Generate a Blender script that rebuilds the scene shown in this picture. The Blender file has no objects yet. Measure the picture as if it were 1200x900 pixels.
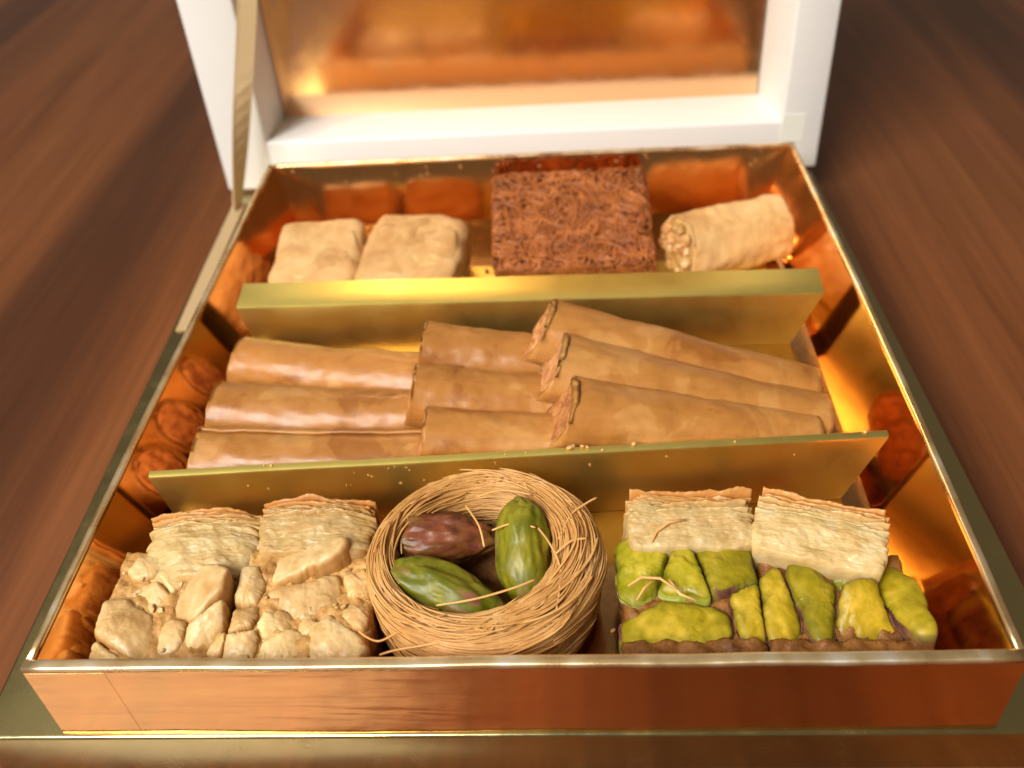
import bpy, math, random
from mathutils import Vector, Matrix, Euler, noise

random.seed(7)
scene = bpy.context.scene
COL = scene.collection
MM = 0.001

# ------------------------------------------------------------------ camera
cam = bpy.data.cameras.new("camera")
camo = bpy.data.objects.new("camera", cam)
COL.objects.link(camo)
r_, u_, f_ = Vector((0.9978336, 0.02802014, -0.05952294)), Vector((0.02782723, 0.64007852, 0.7678054)), Vector((-0.05961337, 0.76779839, -0.63791213))
camo.matrix_world = Matrix(((r_.x, u_.x, -f_.x, 0.01325317), (r_.y, u_.y, -f_.y, -0.10702674), (r_.z, u_.z, -f_.z, 0.1999381), (0, 0, 0, 1)))
cam.sensor_width = 36; cam.lens = 33.0
cam.clip_start = 0.01; cam.clip_end = 50
cam.dof.use_dof = True
cam.dof.focus_distance = 0.212
cam.dof.aperture_fstop = 13.0
scene.camera = camo

# ------------------------------------------------------------------ world and lamps
world = bpy.data.worlds.new("World"); scene.world = world
world.use_nodes = True
bg = world.node_tree.nodes["Background"]
bg.inputs[0].default_value = (1.0, 0.82, 0.64, 1)
bg.inputs[1].default_value = 0.145

def area(name, loc, target, sx, sy, power, col):
    l = bpy.data.lights.new(name, 'AREA'); l.shape = 'RECTANGLE'; l.size = sx; l.size_y = sy
    l.energy = power; l.color = col
    o = bpy.data.objects.new(name, l); COL.objects.link(o)
    o.location = loc
    o.rotation_euler = (Vector(target) - Vector(loc)).to_track_quat('-Z', 'Y').to_euler()
    return o
area("window_light", (-0.80, -0.98, 1.28), (0, 0.08, 0.02), 0.88, 0.88, 60, (1.0, 0.955, 0.88))
area("ceiling_bounce_light", (-0.9, 0.5, 2.3), (0, 0.1, 0), 2.4, 2.4, 7, (1.0, 0.92, 0.82))
vs = scene.view_settings
scene.display_settings.display_device = 'sRGB'
vs.view_transform = 'Standard'; vs.look = 'None'; vs.exposure = -0.05; vs.gamma = 1.0
vs.use_curve_mapping = False
scene.render.engine = 'CYCLES'
scene.cycles.max_bounces = 8
scene.cycles.glossy_bounces = 7
scene.cycles.diffuse_bounces = 3
scene.cycles.use_adaptive_sampling = True
scene.cycles.adaptive_threshold = 0.02
scene.cycles.use_denoising = True
scene.cycles.sample_clamp_indirect = 6.0
scene.cycles.caustics_reflective = True

# ------------------------------------------------------------------ materials
class NT:
    def __init__(self, name):
        self.m = bpy.data.materials.new(name); self.m.use_nodes = True
        self.t = self.m.node_tree; self.b = self.t.nodes["Principled BSDF"]
        self.tc = self.t.nodes.new("ShaderNodeTexCoord")
    def n(self, typ, **kw):
        nd = self.t.nodes.new(typ)
        for k, v in kw.items():
            if k.startswith('_'): setattr(nd, k[1:], v)
            else:
                key = k.replace('__', ' ')
                s = nd.inputs[int(key[1:])] if key[0] == 'i' and key[1:].isdigit() else nd.inputs[key]
                if hasattr(v, 'is_linked') or isinstance(v, bpy.types.NodeSocket): self.t.links.new(v, s)
                else: s.default_value = v
        return nd
    def set(self, **kw):
        for k, v in kw.items():
            s = self.b.inputs[k.replace('__', ' ')]
            if isinstance(v, bpy.types.NodeSocket): self.t.links.new(v, s)
            else: s.default_value = v
    def coord(self, scale=(1, 1, 1), rot=(0, 0, 0), obj=True):
        mp = self.n("ShaderNodeMapping", Scale=scale, Rotation=rot)
        self.t.links.new(self.tc.outputs['Object'], mp.inputs['Vector'])
        return mp.outputs[0]
    def noise(self, scale, detail=4, rough=.55, vec=None, dist=0.0):
        nd = self.n("ShaderNodeTexNoise", Scale=scale, Detail=detail, Roughness=rough, Distortion=dist)
        self.t.links.new(vec if vec else self.tc.outputs['Object'], nd.inputs['Vector'])
        return nd.outputs[0]
    def ramp(self, fac, stops):
        nd = self.t.nodes.new("ShaderNodeValToRGB")
        el = nd.color_ramp.elements
        while len(el) < len(stops): el.new(0.5)
        for e, (p, c) in zip(el, stops):
            e.position = p; e.color = (*c, 1) if len(c) == 3 else c
        self.t.links.new(fac, nd.inputs[0])
        return nd.outputs[0]
    def mix(self, fac, a, b, mode='MIX'):
        nd = self.t.nodes.new("ShaderNodeMix"); nd.data_type = 'RGBA'; nd.blend_type = mode
        for s, v in ((nd.inputs[0], fac), (nd.inputs[6], a), (nd.inputs[7], b)):
            if isinstance(v, bpy.types.NodeSocket): self.t.links.new(v, s)
            elif isinstance(v, (int, float)): s.default_value = v
            else: s.default_value = (*v, 1)
        return nd.outputs[2]
    def math(self, op, a, b=0.0):
        nd = self.t.nodes.new("ShaderNodeMath"); nd.operation = op
        for s, v in zip(nd.inputs, (a, b)):
            if isinstance(v, bpy.types.NodeSocket): self.t.links.new(v, s)
            else: s.default_value = v
        return nd.outputs[0]
    def attr(self, name='mask'):
        nd = self.t.nodes.new("ShaderNodeAttribute"); nd.attribute_name = name
        return nd.outputs['Fac']
    def bump(self, h, strength, dist=0.001, prev=None):
        nd = self.n("ShaderNodeBump", Strength=strength, Distance=dist)
        self.t.links.new(h, nd.inputs['Height'])
        if prev: self.t.links.new(prev, nd.inputs['Normal'])
        return nd.outputs[0]

def foil(name, col, rough, wav=0.35, wscale=45, grain=0.03):
    a = NT(name)
    n1 = a.noise(wscale, 2, .4)
    n2 = a.noise(900, 3, .6)
    nb = a.bump(n1, wav, 0.0012)
    nb = a.bump(n2, grain, 0.0004, nb)
    smear = a.noise(120, 5, .65)
    hi = 1.5 if rough < .2 else 1.12
    rr = a.ramp(smear, [(0.35, (rough,) * 3), (0.62, (rough * hi,) * 3), (0.8, (rough * hi * hi,) * 3)])
    a.set(Base__Color=(*col, 1), Metallic=1.0, Roughness=rr, Normal=nb)
    return a.m
M = {}
M['copper'] = foil('copper_foil', (0.88, 0.44, 0.16), 0.09, wav=0.13)
a = NT('crinkled_copper_foil')
cv = a.coord((.14, 1, 1)); n1 = a.noise(85, 3, .5, cv, .4); n2 = a.noise(38, 3, .5); n3 = a.noise(700, 3)
nb = a.bump(n1, .55, 0.0011); nb = a.bump(n2, .40, 0.0012, nb); nb = a.bump(n3, .03, .0004, nb)
a.set(Base__Color=(0.90, 0.47, 0.17, 1), Metallic=1.0, Roughness=a.ramp(a.noise(130, 5, .65), [(.35, (.12,) * 3), (.75, (.24,) * 3)]), Normal=nb)
M['copper_front'] = a.m
M['copper_floor'] = foil('dimmed_copper_foil', (0.62, 0.34, 0.13), 0.13, wav=0.12)  # floor copy of the foil, colour darkened to tone down a reflected glow
M['copper_mirror'] = foil('copper_mirror', (0.92, 0.58, 0.32), 0.13, wav=0.10)
M['gold'] = foil('gold_foil', (0.90, 0.73, 0.20), 0.33, wav=0.14, wscale=30)
M['base_gold'] = foil('pale_gold_foil', (0.56, 0.47, 0.21), 0.17, wav=0.12, wscale=30)
# worn bright edge of the folded foil
a = NT('worn_foil_edge')
w = a.noise(90, 3, .5)
a.set(Base__Color=a.ramp(w, [(0.38, (0.80, 0.52, 0.24)), (0.56, (0.95, 0.74, 0.42)), (0.7, (0.95, 0.87, 0.72))]), Metallic=0.9,
      Roughness=a.ramp(w, [(0.3, (0.18,) * 3), (0.7, (0.45,) * 3)]), Normal=a.bump(w, 0.15, 0.0005))
M['edge'] = a.m
# lid card
a = NT('white_lid_card')
w = a.noise(260, 4, .6)
a.set(Base__Color=a.ramp(a.noise(9, 3, .5), [(0.3, (0.74, 0.74, 0.725)), (0.7, (0.77, 0.765, 0.75))]), Roughness=0.38, Normal=a.bump(w, 0.05, 0.0005))
M['white'] = a.m
a = NT('clear_tape')
a.set(Base__Color=(0.74, 0.76, 0.68, 1), Roughness=0.15)
M['tape'] = a.m
a = NT('gold_ribbon')
wv = a.n("ShaderNodeTexWave", Scale=900.0, Distortion=1.0, _bands_direction='Z')
a.t.links.new(a.tc.outputs['Object'], wv.inputs['Vector'])
a.set(Base__Color=(0.56, 0.41, 0.22, 1), Metallic=0.2, Roughness=0.5, Normal=a.bump(wv.outputs[0], 0.4, 0.0004))
M['ribbon'] = a.m
# table
a = NT('walnut_table')
v = a.coord((1, 0.055, 1), (0, 0, math.radians(3)))
g1 = a.noise(70, 7, .66, v, 0.3)
v2 = a.coord((1, 0.03, 1), (0, 0, math.radians(3)))
g2 = a.noise(9, 3, .5, v2, 0.2)
v3 = a.coord((1, 0.02, 1), (0, 0, math.radians(3)))
g3 = a.noise(420, 3, .6, v3)
c = a.ramp(g1, [(0.25, (0.120, 0.036, 0.011)), (0.45, (0.178, 0.057, 0.017)), (0.62, (0.215, 0.071, 0.022)), (0.8, (0.250, 0.086, 0.027))])
c = a.mix(a.math('MULTIPLY', a.ramp(g2, [(0.42, (1, 1, 1)), (0.50, (0, 0, 0))]), 0.75), c, (0.050, 0.017, 0.008))
c = a.mix(0.35, c, a.ramp(g3, [(0.3, (0.3, 0.3, 0.3)), (0.7, (1, 1, 1))]), 'MULTIPLY')
a.set(Base__Color=c, Roughness=0.42, Normal=a.bump(g3, 0.06, 0.0003), Specular__IOR__Level=0.15, Coat__Weight=0.5, Coat__Roughness=0.16, Coat__IOR=1.55)
M['wood'] = a.m

def pastry(name, cols, scale=160, rough=0.42, bump=0.35, bscale=420, sss=0.12, coat=0.0, maskcol=None, rad=(0.006, 0.003, 0.0012)):
    a = NT(name)
    n1 = a.noise(scale, 5, .6, None, 0.3)
    c = a.ramp(n1, list(zip([0.3 + 0.4 * i / (len(cols) - 1) for i in range(len(cols))], cols)))
    if maskcol: c = a.mix(a.attr(), c, maskcol)
    oi = a.t.nodes.new('ShaderNodeObjectInfo')
    tone = a.ramp(oi.outputs['Random'], [(0.0, (0.82, 0.74, 0.64)), (0.5, (1, 1, 1)), (1.0, (1.12, 1.12, 1.10))])
    c = a.mix(1.0, c, tone, 'MULTIPLY')
    nb = a.bump(a.noise(bscale, 5, .65), bump, 0.0008)
    rr = a.ramp(a.noise(scale * 1.7, 3, .5), [(0.35, (rough * 0.7,) * 3), (0.65, (min(1, rough * 1.3),) * 3)])
    a.set(Base__Color=c, Roughness=rr, Normal=nb, Subsurface__Weight=sss, Subsurface__Scale=0.5, Coat__Weight=coat * .7, Coat__Roughness=0.2, Specular__IOR__Level=.28)
    a.b.inputs['Subsurface Radius'].default_value = rad
    return a.m
M['cashew'] = pastry('cashew_nut', [(0.53, 0.325, 0.120), (0.67, 0.465, 0.215), (0.78, 0.60, 0.325)], 150, .40, .40, 330, .35, .2, (0.48, 0.25, 0.075))
M['cashew_body'] = pastry('nut_paste', [(0.299, 0.136, 0.036), (0.483, 0.260, 0.080), (0.598, 0.366, 0.131)], 220, .5, .7, 420, .12, .1)
M['phyllo'] = pastry('phyllo_layers', [(0.442, 0.282, 0.097), (0.557, 0.395, 0.174), (0.644, 0.505, 0.282)], 150, .38, .30, 420, .3, .2, (0.55, 0.25, 0.07))
M['crust'] = pastry('bottom_crust', [(0.112, 0.041, 0.008), (0.230, 0.091, 0.019), (0.327, 0.145, 0.035)], 240, .5, .9, 380, .08, .1)
a = NT('syrup_soaked_phyllo')
n1 = a.noise(48, 4, .55, None, .6); n2 = a.noise(150, 5, .65, None, .3); n3 = a.noise(260, 4, .6)
c = a.ramp(n1, [(0.38, (0.33, 0.125, 0.024)), (0.42, (0.42, 0.178, 0.040)), (0.58, (0.445, 0.198, 0.048)), (0.61, (0.50, 0.245, 0.072))])
c = a.mix(.35, c, a.ramp(n2, [(0.3, (0.55, 0.46, 0.36)), (0.5, (1, 1, 1)), (0.75, (1.12, 1.10, 1.05))]), 'MULTIPLY')
oi = a.t.nodes.new('ShaderNodeObjectInfo')
c = a.mix(1.0, c, a.ramp(oi.outputs['Random'], [(0, (.92, .9, .86)), (1, (1.08, 1.06, 1.02))]), 'MULTIPLY')
fv = a.coord((.16, 1, 1)); n4 = a.noise(330, 4, .6, fv, .5)
c = a.mix(.30, c, a.ramp(n4, [(0.35, (.70, .62, .52)), (0.55, (1, 1, 1))]), 'MULTIPLY')
nb = a.bump(n3, .14, 0.0005); nb = a.bump(n4, .30, 0.0005, nb); nb = a.bump(a.noise(70, 4, .5, None, .8), .22, 0.0010, nb)
a.set(Base__Color=c, Roughness=a.ramp(n2, [(0.35, (.30,) * 3), (0.65, (.52,) * 3)]), Normal=nb, Subsurface__Weight=.25, Subsurface__Scale=.5, Coat__Weight=.24, Coat__Roughness=.24, Specular__IOR__Level=.28)
a.b.inputs['Subsurface Radius'].default_value = (0.006, 0.003, 0.0012)
M['roll'] = a.m
M['filling'] = pastry('ground_nut_filling', [(0.270, 0.101, 0.034), (0.567, 0.243, 0.088), (0.743, 0.378, 0.149)], 380, .6, 1.0, 500, .05)
M['square'] = pastry('pale_phyllo_sheet', [(0.518, 0.271, 0.096), (0.643, 0.381, 0.156), (0.726, 0.466, 0.218)], 90, .42, .25, 300, .15, .12)
M['strand'] = pastry('shredded_dough', [(0.525, 0.240, 0.069), (0.722, 0.378, 0.125), (0.833, 0.478, 0.187)], 90, .4, .1, 500, .2, .12)
M['brown_strand'] = pastry('browned_shredded_dough', [(0.161, 0.042, 0.010), (0.282, 0.080, 0.018), (0.443, 0.143, 0.034)], 140, .4, .2, 500, .05, .25)
M['brown_body'] = pastry('browned_dough_body', [(0.09, 0.026, 0.007), (0.15, 0.048, 0.013), (0.21, 0.072, 0.020)], 240, .5, .7, 420, .03, .1)

def pistachio_mat(name, greens, skins, coat=.12):
    a = NT(name)
    n1 = a.noise(150, 5, .6, None, .4)
    g = a.ramp(n1, [(0.32, greens[0]), (0.5, greens[1]), (0.68, greens[2])])
    n2 = a.noise(95, 4, .6, None, .8)
    s = a.ramp(n2, [(0.36, skins[0]), (0.47, skins[1]), (0.57, skins[2])])
    oi = a.t.nodes.new('ShaderNodeObjectInfo')
    g = a.mix(1.0, g, a.ramp(oi.outputs['Random'], [(0.0, (.74, .80, .8)), (.5, (1, 1, 1)), (1.0, (1.22, 1.08, 1.3))]), 'MULTIPLY')
    at = a.attr()
    g = a.mix(a.ramp(at, [(0.0, (0, 0, 0)), (0.55, (1, 1, 1))]), g, a.mix(1.0, g, (.58, .64, .4), 'MULTIPLY'))
    c = a.mix(a.ramp(at, [(0.62, (0, 0, 0)), (0.80, (1, 1, 1))]), g, s)
    nb = a.bump(a.noise(330, 5, .6), .28, 0.0008)
    a.set(Base__Color=c, Roughness=a.ramp(a.noise(300, 3), [(0.35, (.34,) * 3), (0.65, (.6,) * 3)]), Normal=nb, Subsurface__Weight=.05, Subsurface__Scale=.5, Coat__Weight=coat, Coat__Roughness=.25, Specular__IOR__Level=.28)
    a.b.inputs['Subsurface Radius'].default_value = (0.003, 0.003, 0.0008)
    return a.m
M['pist'] = pistachio_mat('chopped_pistachio', [(0.27, 0.205, 0.006), (0.39, 0.285, 0.009), (0.56, 0.39, 0.03)], [(0.10, 0.035, 0.03), (0.20, 0.09, 0.05), (0.22, 0.19, 0.03)])
M['pist_light'] = pistachio_mat('bright_chopped_pistachio', [(0.27, 0.24, 0.006), (0.37, 0.31, 0.009), (0.54, 0.41, 0.035)], [(0.14, 0.06, 0.045), (0.26, 0.25, 0.03), (0.30, 0.32, 0.04)])
M['pist_whole'] = pistachio_mat('whole_green_pistachio', [(0.14, 0.15, 0.006), (0.20, 0.19, 0.008), (0.27, 0.23, 0.02)], [(0.13, 0.14, 0.006), (0.19, 0.18, 0.010), (0.24, 0.10, 0.055)], .15)
M['pist_purple'] = pistachio_mat('purple_skinned_pistachio', [(0.11, 0.03, 0.010), (0.18, 0.055, 0.018), (0.2, 0.12, 0.02)], [(0.085, 0.018, 0.010), (0.19, 0.05, 0.018), (0.14, 0.09, 0.014)], .2)

# ------------------------------------------------------------------ mesh helpers
class MB:
    def __init__(self): self.v = []; self.f = []; self.mask = []; self.mi = []
    def add(self, vs, fs, mask=0.0, mi=0):
        o = len(self.v)
        self.v.extend(vs); self.f.extend([tuple(i + o for i in q) for q in fs])
        self.mask.extend(mask if isinstance(mask, list) else [mask] * len(vs))
        self.mi.extend([mi] * len(fs))
        return self
    def build(self, name, mats, parent=None, smooth=True, scale=MM, recalc=True):
        me = bpy.data.meshes.new(name)
        me.from_pydata([(p[0] * scale, p[1] * scale, p[2] * scale) for p in self.v], [], self.f)
        for m in (mats if isinstance(mats, list) else [mats]): me.materials.append(m)
        if any(self.mask):
            at = me.attributes.new('mask', 'FLOAT', 'POINT'); at.data.foreach_set('value', self.mask)
        if any(self.mi): me.polygons.foreach_set('material_index', self.mi)
        me.polygons.foreach_set('use_smooth', [smooth] * len(me.polygons))
        me.update()
        o = bpy.data.objects.new(name, me); COL.objects.link(o)
        if parent: o.parent = parent
        return o

def thing(name, label, cat, loc=(0, 0, 0), group=None):
    o = bpy.data.objects.new(name, None); COL.objects.link(o)
    o.empty_display_size = 0.01
    o.location = Vector(loc) * MM
    tag(o, label, cat, group)
    return o
def tag(o, label, cat, group=None):
    o['label'] = label; o['category'] = cat
    if group: o['group'] = group
    return o
def adopt(parent, *objs):
    """parent at its base; children keep their world place"""
    for o in objs:
        o.parent = parent
        o.matrix_parent_inverse = Matrix.Translation(parent.location).inverted()

def N(x, y, z): return noise.noise(Vector((x, y, z)))
def fbm(p, o=4):
    s = 0; a = 1; q = Vector(p)
    for _ in range(o):
        s += a * noise.noise(q); q = q * 2.07 + Vector((3.1, 1.7, 5.3)); a *= .5
    return s

_ico = {}
def ico(sub):
    if sub not in _ico:
        import bmesh
        bm = bmesh.new(); bmesh.ops.create_icosphere(bm, subdivisions=sub, radius=1)
        _ico[sub] = ([v.co.copy() for v in bm.verts], [tuple(v.index for v in f.verts) for f in bm.faces])
        bm.free()
    return _ico[sub]
def blob(c, r, rot=(0, 0, 0), amp=.12, freq=1.3, seed=0.0, cuts=(), sub=4, fine=.02, ffreq=6, sq=2.0, taper=0.0, ridge=0.0, wr=0.0):
    vs, fs = ico(sub)
    R = Euler([math.radians(k) for k in rot]).to_matrix()
    S = Vector((seed * 7.31, seed * 3.17, seed * 5.77))
    out = []; mask = []
    for v in vs:
        p = v
        if sq != 2.0:
            k = (abs(v.x) ** sq + abs(v.y) ** sq + abs(v.z) ** sq) ** (-1 / sq); p = v * k
        d = 1 + amp * fbm(p * freq + S, 2) + fine * fbm(p * ffreq + S, 3)
        if wr: d += wr * fbm(Vector((p.x * .9, p.y * 3.4, p.z * 3.4)) + S, 3)
        if ridge: d -= ridge * math.exp(-(p.y * 5) ** 2) * (0.5 + 0.5 * p.z)
        q = p * d
        sk = 1.0
        for n, dd in cuts:
            n = Vector(n).normalized(); e = q.dot(n) - dd
            if e > 0:
                rough = 0.035 * fbm(q * 5 + S, 3)
                q = q - n * (e * 0.93 - rough * min(1, e * 8)); sk = 0.0
        if taper: t = 1 - taper * q.x; q = Vector((q.x, q.y * t, q.z * t))
        if sk: sk = max(0.0, min(1.0, .72 - p.z * .55 + 1.0 * fbm(p * 1.8 + S, 3)))
        q = Vector((q.x * r[0], q.y * r[1], q.z * r[2]))
        out.append(R @ q + Vector(c)); mask.append(sk)
    return out, fs, mask

def sweep(path, section, closed_sec=True, cap=True, scales=None, side=None):
    """path: world points; section: list of (a, b) in (side, up)"""
    vs = []; fs = []
    n = len(section)
    for i, p in enumerate(path):
        t = (path[min(i + 1, len(path) - 1)] - path[max(i - 1, 0)]).normalized()
        s = side[i] if side else Vector((0, 0, 1)).cross(t).normalized()
        u = t.cross(s).normalized()
        k = scales[i] if scales else 1
        for a_, b_ in section: vs.append(p + s * a_ * k + u * b_ * k)
    for i in range(len(path) - 1):
        for j in range(n):
            j2 = (j + 1) % n
            fs.append((i * n + j, i * n + j2, (i + 1) * n + j2, (i + 1) * n + j))
    if cap:
        fs.append(tuple(range(n - 1, -1, -1))); m = (len(path) - 1) * n
        fs.append(tuple(range(m, m + n)))
    return vs, fs

def tube(pts, r, sides=6, taper_end=True):
    vs = []; fs = []; n = len(pts)
    ref = Vector((0.13, 0.21, 0.97))
    for i, p in enumerate(pts):
        t = (pts[min(i + 1, n - 1)] - pts[max(i - 1, 0)])
        if t.length < 1e-9: t = Vector((1, 0, 0))
        t.normalize()
        s = ref.cross(t)
        if s.length < 1e-3: s = Vector((1, 0, 0)).cross(t)
        s.normalize(); u = t.cross(s)
        rr = r * (0.55 if taper_end and (i == 0 or i == n - 1) else 1)
        for j in range(sides):
            a_ = 2 * math.pi * j / sides
            vs.append(p + (s * math.cos(a_) + u * math.sin(a_)) * rr)
    for i in range(n - 1):
        for j in range(sides):
            j2 = (j + 1) % sides
            fs.append((i * sides + j, i * sides + j2, (i + 1) * sides + j2, (i + 1) * sides + j))
    fs.append(tuple(range(sides - 1, -1, -1))); fs.append(tuple(range((n - 1) * sides, n * sides)))
    return vs, fs

def rounded_rect(w, h, r, k=3):
    """w across (a), h up (b) from b=0; rounded top only"""
    pts = [(-w / 2, 0), (w / 2, 0)]
    for i in range(k + 1):
        t = math.pi / 2 * i / k
        pts.append((w / 2 - r + r * math.cos(t), h - r + r * math.sin(t)))
    for i in range(k + 1):
        t = math.pi / 2 + math.pi / 2 * i / k
        pts.append((-w / 2 + r + r * math.cos(t), h - r + r * math.sin(t)))
    return pts

def solid_quadprism(quad_lo, quad_hi, bev=1.0, seg=3):
    """8-corner solid, bevelled"""
    import bmesh
    bm = bmesh.new()
    vv = [bm.verts.new(Vector(p)) for p in list(quad_lo) + list(quad_hi)]
    for f in ((3, 2, 1, 0), (4, 5, 6, 7), (0, 1, 5, 4), (1, 2, 6, 5), (2, 3, 7, 6), (3, 0, 4, 7)): bm.faces.new([vv[i] for i in f])
    if bev: bmesh.ops.bevel(bm, geom=bm.edges[:], offset=bev, segments=seg, profile=.5, affect='EDGES')
    bm.verts.index_update()
    r = ([v.co.copy() for v in bm.verts], [tuple(v.index for v in f.verts) for f in bm.faces]); bm.free()
    return r

BT = 14.3      # top of the base board (mm)
FL = 15.6      # tray floor
RIM = 39.0     # tray rim

# ------------------------------------------------------------------ table
me = bpy.data.meshes.new('table')
s = 2.2
tv = [(-s, -1.6, 0), (s, -1.6, 0), (s, 2.6, 0), (-s, 2.6, 0)]
me.from_pydata(tv + [(x, y, -0.03) for x, y, z in tv], [], [(0, 1, 2, 3), (7, 6, 5, 4), (0, 4, 5, 1), (1, 5, 6, 2), (2, 6, 7, 3), (3, 7, 4, 0)])
me.materials.append(M['wood'])
o = bpy.data.objects.new('table', me); COL.objects.link(o); o['kind'] = 'structure'

# ------------------------------------------------------------------ gift box: base, lid, ribbon
box = thing('gift_box', 'open gift box with gold base, white hinged lid with copper lining and gold ribbon', 'gift box', (0, 120, 0))
lo = [(-119.5, -1.2, 0.05), (120.5, -1.2, 0.05), (115.5, 249.6, 0.05), (-125.5, 249.6, 0.05)]
b = MB(); b.add(*solid_quadprism(lo, [(x, y, BT) for x, y, z in lo], 0.9, 3))
base = b.build('base_board', M['base_gold'], box); adopt(box, base)
# lid walls (thick double card); outer x -129..117.5, opened upright behind the base
YF, YP, YB = 250.2, 275.5, 279.5
ZB, ZT = 14.6, 262.0
def lidwall(name, q):   # q: front quad (4 pts at YF) and panel-depth quad (4 pts)
    b = MB(); b.add(*solid_quadprism(q[0], q[1], 1.1, 3)); o = b.build(name, M['white'], lid); adopt_to(lid, o); return o
lid = None
def adopt_to(par, o):
    o.parent = par; o.matrix_parent_inverse = par.matrix_world.inverted()
b = MB(); b.add(*solid_quadprism([(-129, YP + .6, ZB), (117.5, YP + .6, ZB), (117.5, YB, ZB), (-129, YB, ZB)], [(-129, YP + .6, ZT), (117.5, YP + .6, ZT), (117.5, YB, ZT), (-129, YB, ZT)], .8, 2))
lid = b.build('lid', M['white'], box); adopt(box, lid)
bpy.context.view_layer.update()
xl0, xl1, xr0, xr1 = -107.8, -105.4, 101.3, 95.4
zl0, zl1 = 35.8, 35.9
zt0, zt1 = 241.0, 240.0
g = 0.0
lidwall('lid_wall', ([(-129, YF, ZB), (xl0, YF, ZB), (xl1, YP + .4, ZB), (-129, YP + .4, ZB)], [(-129, YF, ZT), (xl0, YF, ZT), (xl1, YP + .4, ZT), (-129, YP + .4, ZT)]))
lidwall('lid_wall', ([(xr0, YF, ZB), (117.5, YF, ZB), (117.5, YP + .4, ZB), (xr1, YP + .4, ZB)], [(xr0, YF, ZT), (117.5, YF, ZT), (117.5, YP + .4, ZT), (xr1, YP + .4, ZT)]))
lidwall('lid_wall', ([(xl0 - 1, YF + .25, ZB), (xr0 + 1, YF + .25, ZB), (xr1 + 1, YP + .3, ZB), (xl1 - 1, YP + .3, ZB)], [(xl0 - 1, YF + .25, zl0), (xr0 + 1, YF + .25, zl0 - .5), (xr1 + 1, YP + .3, zl1 + .8), (xl1 - 1, YP + .3, zl1)]))
lidwall('lid_wall', ([(xl0 - 1, YF + .25, zt0), (xr0 + 1, YF + .25, zt0), (xr1 + 1, YP + .3, zt1), (xl1 - 1, YP + .3, zt1)], [(xl0 - 1, YF + .25, ZT - .3), (xr0 + 1, YF + .25, ZT - .3), (xr1 + 1, YP + .3, ZT - .3), (xl1 - 1, YP + .3, ZT - .3)]))
b = MB(); b.add(*solid_quadprism([(xl1 + .3, YP - .9, zl1 - 1.5), (xr1 - .3, YP - .9, zl1 - 1.5), (xr1 - .3, YP + .3, zl1 - 1.5), (xl1 + .3, YP + .3, zl1 - 1.5)], [(xl1 + .3, YP - .9, zt1), (xr1 - .3, YP - .9, zt1), (xr1 - .3, YP + .3, zt1), (xl1 + .3, YP + .3, zt1)], 0))
o = b.build('mirror_lining', M['copper_mirror'], lid, smooth=False); adopt_to(lid, o); o['label'] = 'glossy copper foil lining inside the lid'
b = MB(); b.add(*solid_quadprism([(101.6, YF - .25, 26.5), (110.5, YF - .25, 26.5), (110.5, YF + .1, 26.5), (101.6, YF + .1, 26.5)], [(101.6, YF - .25, 38.0), (110.5, YF - .25, 38.0), (110.5, YF + .1, 38.0), (101.6, YF + .1, 38.0)], 0))
o = b.build('clear_tape', M['tape'], lid, smooth=False); adopt_to(lid, o)
# ribbon from the base up to the lid's left inner wall
pa, pm, pb = Vector((-121.5, 235, BT + .3)), Vector((-99.6, 244.5, 96)), Vector((-105.2, 258, 165))
path = []; sides = []; sc = []
for i in range(25):
    t = i / 24
    p = (pa.lerp(pm, t / .6) if t < .6 else pm + (pm - pa) * (t - .6) / .6 * (1 - (t - .6) / .4) + (pb - pm) * ((t - .6) / .4) ** 1.5)
    path.append(p)
    ang = math.radians(80 - 66 * min(1, t * 2.6) + 40 * max(0, t - .6))
    sides.append(Vector((math.cos(ang), math.sin(ang), 0)))
    sc.append(1)
b = MB(); b.add(*sweep(path, [(-3.4, -.18), (3.4, -.18), (3.4, .18), (-3.4, .18)], side=sides))
for e_ in (-3.3, 3.3):
    b.add(*sweep([p + s_ * e_ for p, s_ in zip(path, sides)], [(-.35, -.32), (.35, -.32), (.35, .32), (-.35, .32)], side=sides))
b.add(*sweep([Vector((-121.5, 240, BT + .25)), Vector((-121.3, 230, BT + .25)), Vector((-120.2, 190, BT + .25)), Vector((-118.6, 150, BT + .25))], [(-2.6, -.15), (2.6, -.15), (2.6, .15), (-2.6, .15)]))
rb = b.build('ribbon', M['ribbon'], box, smooth=False); adopt(box, rb)

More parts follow.
